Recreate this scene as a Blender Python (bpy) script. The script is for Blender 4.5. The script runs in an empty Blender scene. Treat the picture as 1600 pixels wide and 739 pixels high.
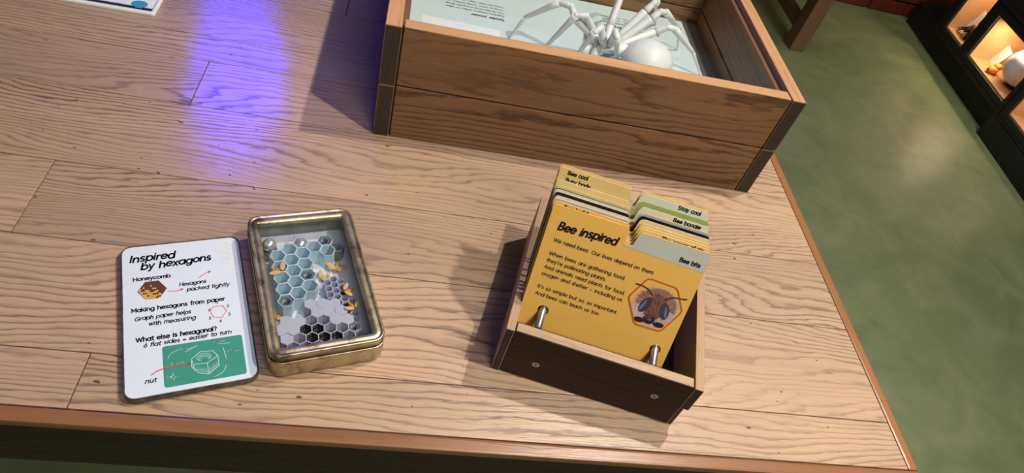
import bpy, bmesh, math, random
from mathutils import Vector, Matrix
random.seed(7)
PI = math.pi
scn = bpy.context.scene
COL = scn.collection
# ------------------------------------------------------------------ camera
cam_data = bpy.data.cameras.new('camera'); cam = bpy.data.objects.new('camera', cam_data); COL.objects.link(cam)
RW = [[0.9718240450, -0.0394428393, 0.2323839235], [0.1292080376, -0.7354277813, -0.6651700997], [0.1971377906, 0.6764541676, -0.7096100694]]
m = Matrix(((RW[0][0], -RW[1][0], -RW[2][0], 0), (RW[0][1], -RW[1][1], -RW[2][1], 0), (RW[0][2], -RW[1][2], -RW[2][2], 0.7), (0, 0, 0, 1)))
cam.matrix_world = m
cam_data.sensor_width = 36; cam_data.lens = 1076.4986 / 1600 * 36; cam_data.clip_start = 0.02; cam_data.clip_end = 50
scn.camera = cam
# ------------------------------------------------------------------ world, lights, exposure
w = bpy.data.worlds.new('world'); scn.world = w; w.use_nodes = True
w.node_tree.nodes['Background'].inputs[0].default_value = (0.80, 0.84, 1.0, 1)
w.node_tree.nodes['Background'].inputs[1].default_value = 0.07
def spot(name, loc, target, power, color, size, angle, blend=0.6):
    d = bpy.data.lights.new(name, 'SPOT'); d.energy = power; d.color = color; d.shadow_soft_size = size
    d.spot_size = math.radians(angle); d.spot_blend = blend
    o = bpy.data.objects.new(name, d); COL.objects.link(o); o.location = loc
    o.rotation_euler = (Vector(target) - Vector(loc)).to_track_quat('-Z', 'Y').to_euler(); return o
def area(name, loc, target, power, color, sx, sy):
    d = bpy.data.lights.new(name, 'AREA'); d.shape = 'RECTANGLE'; d.size = sx; d.size_y = sy; d.energy = power; d.color = color
    o = bpy.data.objects.new(name, d); COL.objects.link(o); o.location = loc
    o.rotation_euler = (Vector(target) - Vector(loc)).to_track_quat('-Z', 'Y').to_euler(); return o
spot('track_spot_back', (0.92, 1.02, 1.85), (0.35, 0.6, 0), 102, (1.0, 0.90, 0.79), 0.022, 100, 1.0)
spot('track_spot_front', (0.74, 0.29, 1.56), (0.25, 0.55, 0), 76, (1.0, 0.93, 0.84), 0.022, 110, 1.0)
area('blue_tint_light', (-0.86, 3.40, 1.95), (-0.24, 0.9, 0), 16, (0.06, 0.03, 1.0), 0.20, 0.85)  # wide blue light for the purple tint; its source is unseen
for (bx_, by_), bpw in zip([(-0.281, 1.136), (-0.246, 1.002), (-0.232, 0.9), (-0.21, 0.794)], (650, 1000, 900, 260)):
    spot('blue_track_spot', (-0.90, 3.42, 2.05), (bx_, by_, 0), bpw, (0.0, 0.0, 1.0), 0.03, 2.7, 1.0)
area('front_fill', (0.55, -0.95, 1.9), (0.35, 0.6, 0), 21, (1.0, 0.96, 0.90), 0.9, 0.7)  # added soft fill from behind the camera, brightens the card faces
spot('floor_patch_spot', (2.45, 2.2, 1.9), (2.22, 2.25, -0.75), 18, (1.0, 0.70, 0.42), 0.08, 22, 0.8)  # added warm spot that makes the beige patch on the floor
spot('floor_fill_near', (2.0, 1.2, 1.9), (2.0, 1.7, -0.75), 120, (1.0, 0.96, 0.86), 0.25, 95, 1.0)  # added fill to brighten the near floor
spot('floor_fill_back', (1.7, 2.6, 1.9), (2.3, 3.0, -0.75), 55, (1.0, 0.90, 0.66), 0.25, 80, 1.0)  # added fill to brighten the side table leg and floor around it
scn.view_settings.view_transform = 'Standard'; scn.view_settings.look = 'None'
scn.view_settings.exposure = 0.0; scn.view_settings.gamma = 1.0; scn.view_settings.use_curve_mapping = False

# ------------------------------------------------------------------ materials
def newmat(name):
    mt = bpy.data.materials.new(name); mt.use_nodes = True
    nt = mt.node_tree; b = nt.nodes['Principled BSDF']; return mt, nt, b
def setc(b, c, rough=0.5, metal=0.0, spec=0.5):
    b.inputs['Base Color'].default_value = (*c, 1); b.inputs['Roughness'].default_value = rough
    b.inputs['Metallic'].default_value = metal; b.inputs['Specular IOR Level'].default_value = spec
def plain(name, c, rough=0.5, metal=0.0, spec=0.5, vary=0.06, scale=60):
    mt, nt, b = newmat(name); setc(b, c, rough, metal, spec)
    tc = nt.nodes.new('ShaderNodeTexCoord'); n = nt.nodes.new('ShaderNodeTexNoise'); n.inputs['Scale'].default_value = scale; n.inputs['Detail'].default_value = 3
    nt.links.new(tc.outputs['Object'], n.inputs['Vector'])
    r = nt.nodes.new('ShaderNodeValToRGB'); r.color_ramp.elements[0].position = .3; r.color_ramp.elements[1].position = .7
    r.color_ramp.elements[0].color = (*[x * (1 - vary) for x in c], 1); r.color_ramp.elements[1].color = (*[min(1, x * (1 + vary)) for x in c], 1)
    nt.links.new(n.outputs['Fac'], r.inputs['Fac']); nt.links.new(r.outputs['Color'], b.inputs['Base Color'])
    return mt
def wood(name, light, dark, axis='X', freq=110.0, warp=16.0, rough=0.5, bump=0.35, contrast=0.8, specks=0.5, stretch=1.7, across=8.0, spec=0.4, grey=None):
    mt, nt, b = newmat(name); N = nt.nodes; L = nt.links
    b.inputs['Roughness'].default_value = rough; b.inputs['Specular IOR Level'].default_value = spec
    tc = N.new('ShaderNodeTexCoord'); oi = N.new('ShaderNodeObjectInfo')
    ml = N.new('ShaderNodeVectorMath'); ml.operation = 'SCALE'; ml.inputs[0].default_value = (7.3, 3.1, 5.7); L.new(oi.outputs['Random'], ml.inputs['Scale'])
    ad = N.new('ShaderNodeVectorMath'); ad.operation = 'ADD'; L.new(tc.outputs['Object'], ad.inputs[0]); L.new(ml.outputs[0], ad.inputs[1])
    rot = N.new('ShaderNodeSeparateXYZ'); L.new(ad.outputs[0], rot.inputs[0])
    cb = N.new('ShaderNodeCombineXYZ')
    src = {'X': (0, 1, 2), 'Y': (1, 0, 2), 'Z': (2, 0, 1)}[axis]
    for k in range(3): L.new(rot.outputs[src[k]], cb.inputs[k])
    def mapped(s):
        mp = N.new('ShaderNodeMapping'); mp.inputs['Scale'].default_value = s; L.new(cb.outputs[0], mp.inputs[0]); return mp.outputs[0]
    def noise(s, detail=2, rough_=0.5, dist=0.0):
        n = N.new('ShaderNodeTexNoise'); n.inputs['Scale'].default_value = 1; n.inputs['Detail'].default_value = detail
        n.inputs['Roughness'].default_value = rough_; n.inputs['Distortion'].default_value = dist; L.new(mapped(s), n.inputs['Vector']); return n.outputs['Fac']
    def M(op, a, c, c2=None):
        q = N.new('ShaderNodeMath'); q.operation = op
        for i, v in enumerate((a, c, c2)):
            if v is None: continue
            if isinstance(v, (int, float)): q.inputs[i].default_value = v
            else: L.new(v, q.inputs[i])
        return q.outputs[0]
    n1 = noise((stretch, across, across), 1.5, 0.45, 0.25)
    n2 = noise((stretch * 6, across * 6, across * 6), 2, 0.5)
    s2 = N.new('ShaderNodeSeparateXYZ'); L.new(cb.outputs[0], s2.inputs[0])
    yz = M('ADD', s2.outputs[1], M('MULTIPLY', s2.outputs[2], 0.7))
    F = M('ADD', M('MULTIPLY', yz, freq), M('ADD', M('MULTIPLY', n1, warp), M('ADD', M('MULTIPLY', n2, 1.6), M('MULTIPLY', noise((38, 190, 190), 1, 0.5), 0.55))))
    fr = M('FRACT', F, None)
    r = N.new('ShaderNodeValToRGB'); e = r.color_ramp.elements
    e[0].position = 0.0; e[0].color = (1, 1, 1, 1); e[1].position = 1.0; e[1].color = (0.8, 0.8, 0.8, 1)
    x = e.new(0.90); x.color = (0.1, 0.1, 0.1, 1)
    x = e.new(0.10); x.color = (0.85,) * 3 + (1,); x = e.new(0.28); x.color = (0.20,) * 3 + (1,); x = e.new(0.62); x.color = (0.0,) * 3 + (1,)
    L.new(fr, r.inputs['Fac'])
    fib = noise((9, 420, 420), 2, 0.6)
    pore = noise((45, 900, 900), 1, 0.5)
    amp = M('MULTIPLY_ADD', noise((stretch * 1.3, across * 1.2, across), 2, 0.5), 1.5, -0.25)
    ring = M('MULTIPLY', M('MULTIPLY', r.outputs['Color'], contrast), M('MAXIMUM', amp, 0.12))
    fac = M('ADD', ring, M('MULTIPLY', M('SUBTRACT', fib, 0.45), 0.55))
    fac = M('ADD', fac, M('MULTIPLY', M('MAXIMUM', M('SUBTRACT', pore, 0.62), 0.0), 2.2))
    fac.node.use_clamp = True
    mix = N.new('ShaderNodeMix'); mix.data_type = 'RGBA'; mix.inputs['A'].default_value = (*light, 1); mix.inputs['B'].default_value = (*dark, 1); L.new(fac, mix.inputs['Factor'])
    big = noise((2.2, 9, 9), 3, 0.6)
    tone = N.new('ShaderNodeMix'); tone.data_type = 'RGBA'; tone.blend_type = 'MULTIPLY'; tone.inputs['Factor'].default_value = 1.0
    tr = N.new('ShaderNodeValToRGB'); te = tr.color_ramp.elements; te[0].position = .3; te[1].position = .72
    te[0].color = (0.76, 0.76, 0.79, 1) if grey is None else (*grey, 1); te[1].color = (1.08, 1.05, 1.02, 1)
    L.new(M('ADD', M('MULTIPLY', big, 0.8), M('MULTIPLY', oi.outputs['Random'], 0.22)), tr.inputs['Fac'])
    L.new(mix.outputs['Result'], tone.inputs['A']); L.new(tr.outputs['Color'], tone.inputs['B'])
    sp = N.new('ShaderNodeTexNoise'); sp.inputs['Scale'].default_value = 1; sp.inputs['Detail'].default_value = 1; L.new(mapped((70, 130, 130)), sp.inputs['Vector'])
    spk = M('MULTIPLY', M('GREATER_THAN', sp.outputs['Fac'], 0.775), specks)
    fin = N.new('ShaderNodeMix'); fin.data_type = 'RGBA'; L.new(spk, fin.inputs['Factor']); L.new(tone.outputs['Result'], fin.inputs['A']); fin.inputs['B'].default_value = (*[c * 0.35 for c in dark], 1)
    L.new(fin.outputs['Result'], b.inputs['Base Color'])
    bp = N.new('ShaderNodeBump'); bp.inputs['Strength'].default_value = bump; bp.inputs['Distance'].default_value = 0.0012; bp.invert = True
    L.new(fac, bp.inputs['Height']); L.new(bp.outputs[0], b.inputs['Normal'])
    L.new(M('MULTIPLY_ADD', fac, 0.15, rough), b.inputs['Roughness'])
    return mt
M_ = {}
M_['oak'] = wood('oiled_oak', (0.48, 0.325, 0.205), (0.120, 0.072, 0.045), 'X', 105, 22, 0.34, 0.45, 1.05, 0.8, 1.7, 7, 0.5)
M_['edge'] = wood('varnished_edge', (0.30, 0.135, 0.055), (0.14, 0.06, 0.025), 'X', 60, 3, 0.3, 0.2, 0.5, 0.3, 1, 10, 0.55)
M_['edgey'] = wood('varnished_edge_side', (0.30, 0.135, 0.055), (0.14, 0.06, 0.025), 'Y', 60, 3, 0.3, 0.2, 0.5, 0.3, 1, 10, 0.55)
M_['apron'] = wood('shaded_table_apron', (0.050, 0.036, 0.020), (0.022, 0.015, 0.009), 'X', 70, 6, 0.6, 0.2, 0.6, 0.2, 1, 8, 0.2)  # darker wood carries the shade of the unlit front face
M_['joint'] = plain('joint_filler', (0.22, 0.14, 0.08), 0.7)
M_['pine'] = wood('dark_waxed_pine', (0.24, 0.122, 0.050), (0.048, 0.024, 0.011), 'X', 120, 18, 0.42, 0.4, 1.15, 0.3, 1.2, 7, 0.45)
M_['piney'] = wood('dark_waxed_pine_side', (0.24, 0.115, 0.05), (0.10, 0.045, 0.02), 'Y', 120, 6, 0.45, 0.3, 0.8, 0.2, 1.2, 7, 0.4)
M_['lightedge'] = wood('lit_top_edge', (0.50, 0.285, 0.135), (0.28, 0.14, 0.06), 'X', 40, 3, 0.45, 0.25, 0.5, 0.3, 1, 8)  # paler copy of the pine: light on the top edges put into colour
M_['lightedgey'] = wood('lit_top_edge_side', (0.50, 0.27, 0.13), (0.26, 0.12, 0.05), 'Y', 90, 5, 0.45, 0.25, 0.6, 0.2, 1, 8)  # same for the side boards, lit tops painted paler
M_['endgrain'] = wood('end_grain', (0.042, 0.030, 0.020), (0.018, 0.013, 0.009), 'Z', 80, 3, 0.6, 0.3, 0.5, 0.6, 3, 8)
M_['boxfront'] = wood('old_box_front_shaded', (0.058, 0.031, 0.017), (0.022, 0.012, 0.007), 'X', 120, 5, 0.65, 0.35, 0.6, 0.6, 1, 8, 0.2)  # aged wood darkened further, so the front's shade is in its colour
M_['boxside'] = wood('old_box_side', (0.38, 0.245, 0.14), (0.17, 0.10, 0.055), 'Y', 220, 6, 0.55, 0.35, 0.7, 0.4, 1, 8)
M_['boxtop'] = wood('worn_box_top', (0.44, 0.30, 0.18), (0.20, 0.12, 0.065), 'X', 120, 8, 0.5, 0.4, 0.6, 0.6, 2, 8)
M_['niche'] = wood('lit_pine_lining', (0.62, 0.36, 0.17), (0.46, 0.23, 0.10), 'Y', 14, 4, 0.5, 0.1, 0.4, 0.0, 1, 4)
M_['stool'] = wood('stained_leg', (0.25, 0.135, 0.075), (0.16, 0.08, 0.045), 'Z', 40, 4, 0.5, 0.1, 0.4, 0.0, 1, 6)
M_['black'] = plain('black_frame', (0.012, 0.011, 0.010), 0.45)
M_['plinth'] = plain('black_plinth', (0.006, 0.006, 0.007), 0.55)
M_['board'] = plain('grey_base_board', (0.20, 0.17, 0.15), 0.6)
M_['white'] = plain('white_paper', (0.80, 0.82, 0.84), 0.45, vary=0.02)
M_['paleblue'] = plain('pale_blue_print', (0.62, 0.72, 0.73), 0.4, vary=0.02)
M_['lidwhite'] = plain('lid_sheet', (0.62, 0.68, 0.76), 0.3, vary=0.015)
M_['ink'] = plain('black_ink', (0.012, 0.011, 0.02), 0.5)
M_['yellow'] = plain('golden_card', (0.88, 0.50, 0.105), 0.33, vary=0.015)
M_['cream'] = plain('cream_card', (0.74, 0.60, 0.29), 0.35, vary=0.02)
M_['tabgold'] = plain('soft_gold_card', (0.78, 0.53, 0.20), 0.35, vary=0.02)
M_['tabgrey'] = plain('sage_grey_print', (0.56, 0.545, 0.46), 0.35, vary=0.02)
M_['ivory'] = plain('pale_sage_print', (0.68, 0.67, 0.53), 0.35, vary=0.02)
M_['lilac'] = plain('lilac_grey_print', (0.46, 0.43, 0.50), 0.35, vary=0.02)
M_['green'] = plain('leaf_green_print', (0.33, 0.40, 0.12), 0.35, vary=0.02)
M_['purple'] = plain('dark_purple_print', (0.030, 0.012, 0.045), 0.35, vary=0.3)
M_['navy'] = plain('near_black_print', (0.010, 0.010, 0.016), 0.35)
M_['orange'] = plain('orange_ink', (0.62, 0.11, 0.02), 0.4)
M_['red'] = plain('red_orange_ink', (0.75, 0.10, 0.05), 0.4)
M_['teal'] = plain('chalkboard_green', (0.045, 0.26, 0.19), 0.35, vary=0.04)
M_['chalk'] = plain('chalk_line', (0.62, 0.80, 0.74), 0.5)
M_['honeyline'] = plain('pale_honey_line', (0.86, 0.74, 0.42), 0.5)
M_['honeyb'] = plain('honey_brown', (0.13, 0.045, 0.015), 0.5)
M_['honeyy'] = plain('honey_yellow', (0.75, 0.42, 0.10), 0.5)
M_['steel'] = plain('zinc_steel', (0.42, 0.43, 0.43), 0.35, 0.85)
M_['chrome'] = plain('polished_steel', (0.80, 0.83, 0.84), 0.24, 0.75)
M_['darksteel'] = plain('dark_steel', (0.10, 0.10, 0.11), 0.25, 0.9)
M_['bluepaper'] = plain('blue_grey_paper', (0.50, 0.64, 0.72), 0.6, vary=0.02)
M_['lavpaper'] = plain('lavender_grey_paper', (0.46, 0.45, 0.56), 0.6, vary=0.03)
M_['whitepaper'] = plain('white_tracing_paper', (0.42, 0.415, 0.50), 0.5, vary=0.02)
M_['blackpaper'] = plain('black_paper', (0.02, 0.02, 0.022), 0.4)
M_['beeb'] = plain('bee_orange', (0.55, 0.22, 0.03), 0.5, vary=0.2)
M_['beew'] = plain('bee_tan_wing', (0.62, 0.38, 0.17), 0.5, vary=0.1)
M_['plastic'] = plain('white_printed_plastic', (0.74, 0.74, 0.72), 0.42, vary=0.01)
M_['darkin'] = plain('dark_tray_inside', (0.02, 0.018, 0.03), 0.2)
M_['tealpaint'] = plain('teal_print', (0.05, 0.30, 0.38), 0.4)
M_['orangeobj'] = plain('bright_orange', (0.95, 0.30, 0.02), 0.4, vary=0.15, scale=30)
M_['sphere'] = plain('matt_white_ball', (0.85, 0.85, 0.88), 0.5, vary=0.01)
M_['feather'] = plain('dark_feather', (0.02, 0.018, 0.016), 0.6)
M_['featherb'] = plain('brown_feather', (0.30, 0.12, 0.08), 0.6, vary=0.3)
M_['redbrick'] = plain('dark_red_brick', (0.16, 0.022, 0.014), 0.6, vary=0.35, scale=9)
M_['mortar'] = plain('mortar', (0.07, 0.02, 0.015), 0.8)
M_['wall'] = plain('dark_wall', (0.02, 0.018, 0.018), 0.8)
# tarnished gold tin
mt, nt, b = newmat('tarnished_tin'); setc(b, (0.4, 0.33, 0.2), 0.32, 0.9)
tc = nt.nodes.new('ShaderNodeTexCoord')
def nz(sc, det, nt=nt, tc=tc):
    n = nt.nodes.new('ShaderNodeTexNoise'); n.inputs['Scale'].default_value = sc; n.inputs['Detail'].default_value = det; n.inputs['Roughness'].default_value = .65
    nt.links.new(tc.outputs['Object'], n.inputs['Vector']); return n
n = nz(38, 5); r = nt.nodes.new('ShaderNodeValToRGB'); e = r.color_ramp.elements
e[0].position = .34; e[0].color = (0.16, 0.12, 0.06, 1); e[1].position = .70; e[1].color = (0.66, 0.40, 0.08, 1)
x = e.new(.46); x.color = (0.43, 0.36, 0.22, 1); x = e.new(.58); x.color = (0.55, 0.48, 0.31, 1)
nt.links.new(n.outputs['Fac'], r.inputs['Fac']); nt.links.new(r.outputs['Color'], b.inputs['Base Color'])
n = nz(400, 3); mr = nt.nodes.new('ShaderNodeMapRange'); mr.inputs['To Min'].default_value = .28; mr.inputs['To Max'].default_value = .55
nt.links.new(n.outputs['Fac'], mr.inputs['Value']); nt.links.new(mr.outputs[0], b.inputs['Roughness'])
bp = nt.nodes.new('ShaderNodeBump'); bp.inputs['Strength'].default_value = .12; bp.inputs['Distance'].default_value = .0005; nt.links.new(n.outputs['Fac'], bp.inputs['Height']); nt.links.new(bp.outputs[0], b.inputs['Normal'])
M_['tin'] = mt
M_['tininside'] = plain('dull_tin_inside', (0.30, 0.30, 0.27), 0.38, 0.8, vary=0.25, scale=30)
M_['tinrim'] = plain('dark_grey_tin_rim', (0.13, 0.115, 0.10), 0.4, 0.7, vary=0.5, scale=120)
# glass: see-through sheet with a Fresnel sheen
def glass(name, ior=1.45, tint=(0.97, 0.985, 0.985)):
    mt = bpy.data.materials.new(name); mt.use_nodes = True; nt = mt.node_tree; nt.nodes.clear()
    o = nt.nodes.new('ShaderNodeOutputMaterial'); mx = nt.nodes.new('ShaderNodeMixShader'); t = nt.nodes.new('ShaderNodeBsdfTransparent'); g = nt.nodes.new('ShaderNodeBsdfGlossy')
    t.inputs[0].default_value = (*tint, 1); g.inputs['Roughness'].default_value = 0.02; lw = nt.nodes.new('ShaderNodeLayerWeight'); lw.inputs['Blend'].default_value = 0.5
    pw = nt.nodes.new('ShaderNodeMath'); pw.operation = 'POWER'; pw.inputs[1].default_value = 5.0; nt.links.new(lw.outputs['Facing'], pw.inputs[0])
    f = nt.nodes.new('ShaderNodeMath'); f.operation = 'MULTIPLY_ADD'; f.inputs[1].default_value = 0.9; f.inputs[2].default_value = 0.035; nt.links.new(pw.outputs[0], f.inputs[0])
    nt.links.new(f.outputs[0], mx.inputs[0]); nt.links.new(t.outputs[0], mx.inputs[1]); nt.links.new(g.outputs[0], mx.inputs[2]); nt.links.new(mx.outputs[0], o.inputs[0]); return mt
M_['glass'] = glass('clear_pane')
# graph paper
mt, nt, b = newmat('graph_paper'); setc(b, (0.74, 0.74, 0.80), 0.6)
tc = nt.nodes.new('ShaderNodeTexCoord'); mp = nt.nodes.new('ShaderNodeMapping'); mp.inputs['Scale'].default_value = (200, 200, 200); mp.inputs['Rotation'].default_value = (0, 0, 0.12)
nt.links.new(tc.outputs['Object'], mp.inputs[0]); sx = nt.nodes.new('ShaderNodeSeparateXYZ'); nt.links.new(mp.outputs[0], sx.inputs[0])
outs = []
for k in range(2):
    a = nt.nodes.new('ShaderNodeMath'); a.operation = 'FRACT'; nt.links.new(sx.outputs[k], a.inputs[0])
    c = nt.nodes.new('ShaderNodeMath'); c.operation = 'LESS_THAN'; c.inputs[1].default_value = .12; nt.links.new(a.outputs[0], c.inputs[0]); outs.append(c.outputs[0])
mx = nt.nodes.new('ShaderNodeMath'); mx.operation = 'MAXIMUM'; nt.links.new(outs[0], mx.inputs[0]); nt.links.new(outs[1], mx.inputs[1])
mi = nt.nodes.new('ShaderNodeMix'); mi.data_type = 'RGBA'; mi.inputs['A'].default_value = (0.64, 0.64, 0.70, 1); mi.inputs['B'].default_value = (0.56, 0.58, 0.68, 1)
nt.links.new(mx.outputs[0], mi.inputs['Factor']); nt.links.new(mi.outputs['Result'], b.inputs['Base Color']); M_['graph'] = mt
# green linoleum
mt, nt, b = newmat('green_linoleum'); setc(b, (0.1, 0.14, 0.06), 0.40, 0, 0.40)
tc = nt.nodes.new('ShaderNodeTexCoord')
n = nt.nodes.new('ShaderNodeTexNoise'); n.inputs['Scale'].default_value = 5; n.inputs['Detail'].default_value = 8; n.inputs['Roughness'].default_value = .62; n.inputs['Distortion'].default_value = 1.2
nt.links.new(tc.outputs['Object'], n.inputs['Vector'])
r = nt.nodes.new('ShaderNodeValToRGB'); e = r.color_ramp.elements; e[0].position = .32; e[0].color = (0.150, 0.185, 0.085, 1); e[1].position = .70; e[1].color = (0.235, 0.260, 0.130, 1)
nt.links.new(n.outputs['Fac'], r.inputs['Fac']); nt.links.new(r.outputs['Color'], b.inputs['Base Color']); M_['lino'] = mt

# ------------------------------------------------------------------ helpers
def link(name, bm, mats, parent=None, smooth=False, loc=None):
    me = bpy.data.meshes.new(name); bm.normal_update(); bm.to_mesh(me); bm.free()
    for x in (mats if isinstance(mats, (list, tuple)) else [mats]): me.materials.append(x)
    if smooth:
        for p in me.polygons: p.use_smooth = True
    o = bpy.data.objects.new(name, me); COL.objects.link(o)
    if parent: o.parent = parent
    if loc: o.location = loc
    return o
def tag(o, label, cat=None, group=None):
    o['label'] = label
    if cat: o['category'] = cat
    if group: o['group'] = group
    return o
def thing(name, label, cat, loc=(0, 0, 0), rz=0, group=None, mat=None):
    o = bpy.data.objects.new(name, None); COL.objects.link(o)
    if mat is not None: o.matrix_world = mat
    else: o.location = loc; o.rotation_euler = (0, 0, rz)
    o.empty_display_size = .02
    return tag(o, label, cat, group)
def structure(o): o['kind'] = 'structure'; return o
def box(bm, x0, x1, y0, y1, z0, z1, bev=0.0, mi=0, top=None, front=None):
    vs = [bm.verts.new(p) for p in ((x0, y0, z0), (x1, y0, z0), (x1, y1, z0), (x0, y1, z0), (x0, y0, z1), (x1, y0, z1), (x1, y1, z1), (x0, y1, z1))]
    fs = []
    for idx, kind in (((3, 2, 1, 0), 'b'), ((4, 5, 6, 7), 't'), ((0, 1, 5, 4), 'f'), ((1, 2, 6, 5), 's'), ((2, 3, 7, 6), 'k'), ((3, 0, 4, 7), 's')):
        f = bm.faces.new([vs[i] for i in idx]); f.material_index = mi
        if kind == 't' and top is not None: f.material_index = top
        if kind == 'f' and front is not None: f.material_index = front
        fs.append(f)
    if bev:
        es = list({e for f in fs for e in f.edges}); bmesh.ops.bevel(bm, geom=es, offset=bev, segments=2, affect='EDGES', profile=0.6)
def boxo(name, dims, mats, parent=None, bev=0.0, **k):
    bm = bmesh.new(); box(bm, *dims, bev=bev, **k); return link(name, bm, mats, parent)
def prism(bm, pts, z0, z1, mi=0, mi_side=None):
    a = [bm.verts.new((x, y, z0)) for x, y in pts]; c = [bm.verts.new((x, y, z1)) for x, y in pts]
    f = bm.faces.new(c); f.material_index = mi; f = bm.faces.new(a[::-1]); f.material_index = mi
    n = len(pts)
    for i in range(n):
        f = bm.faces.new((a[i], a[(i + 1) % n], c[(i + 1) % n], c[i])); f.material_index = mi if mi_side is None else mi_side
def rr(hx, hy, r, n=6, cx=0, cy=0):
    out = []
    for (sx, sy, a0) in ((1, 1, 0), (-1, 1, 90), (-1, -1, 180), (1, -1, 270)):
        for k in range(n + 1):
            a = math.radians(a0 + 90 * k / n); out.append((cx + sx * (hx - r) + r * math.cos(a), cy + sy * (hy - r) + r * math.sin(a)))
    return out
def rrsweep(bm, hx, hy, r, prof, close_start=False, close_end=False, loop=False, mis=None):
    rings = []
    for ins, z in prof: rings.append([bm.verts.new((x, y, z)) for x, y in rr(hx - ins, hy - ins, max(r - ins, .0016))])
    n = len(rings[0]); m_ = len(rings)
    for k in range(m_ if loop else m_ - 1):
        A, B = rings[k], rings[(k + 1) % m_]
        for i in range(n):
            f = bm.faces.new((A[i], A[(i + 1) % n], B[(i + 1) % n], B[i])); f.smooth = True
            if mis: f.material_index = mis[k]
    if close_start: bm.faces.new(rings[0][::-1])
    if close_end:
        f = bm.faces.new(rings[-1])
        if mis: f.material_index = mis[-1]
def hexpts(r, rot=0, cx=0, cy=0): return [(cx + r * math.cos(rot + k * PI / 3), cy + r * math.sin(rot + k * PI / 3)) for k in range(6)]
def tube(bm, pts, rads, seg=10, caps=True):
    P = [Vector(p) for p in pts]; prev = None; rings = []
    for i, p in enumerate(P):
        d = (P[min(i + 1, len(P) - 1)] - P[max(i - 1, 0)]).normalized()
        u = d.orthogonal().normalized() if prev is None else (prev - d * prev.dot(d)).normalized()
        prev = u; v = d.cross(u)
        rings.append([bm.verts.new(p + (u * math.cos(2 * PI * k / seg) + v * math.sin(2 * PI * k / seg)) * rads[i]) for k in range(seg)])
    for A, B in zip(rings, rings[1:]):
        for k in range(seg):
            f = bm.faces.new((A[k], A[(k + 1) % seg], B[(k + 1) % seg], B[k])); f.smooth = True
    if caps: bm.faces.new(rings[0][::-1]); bm.faces.new(rings[-1])
def ball(bm, c, r, sc=(1, 1, 1), u=20, v=12, rot=None):
    mtx = Matrix.Translation(c) @ (rot or Matrix.Identity(4)) @ Matrix.Diagonal((*sc, 1))
    res = bmesh.ops.create_uvsphere(bm, u_segments=u, v_segments=v, radius=r, matrix=mtx)
    for vv in res['verts']:
        for f in vv.link_faces: f.smooth = True

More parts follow.
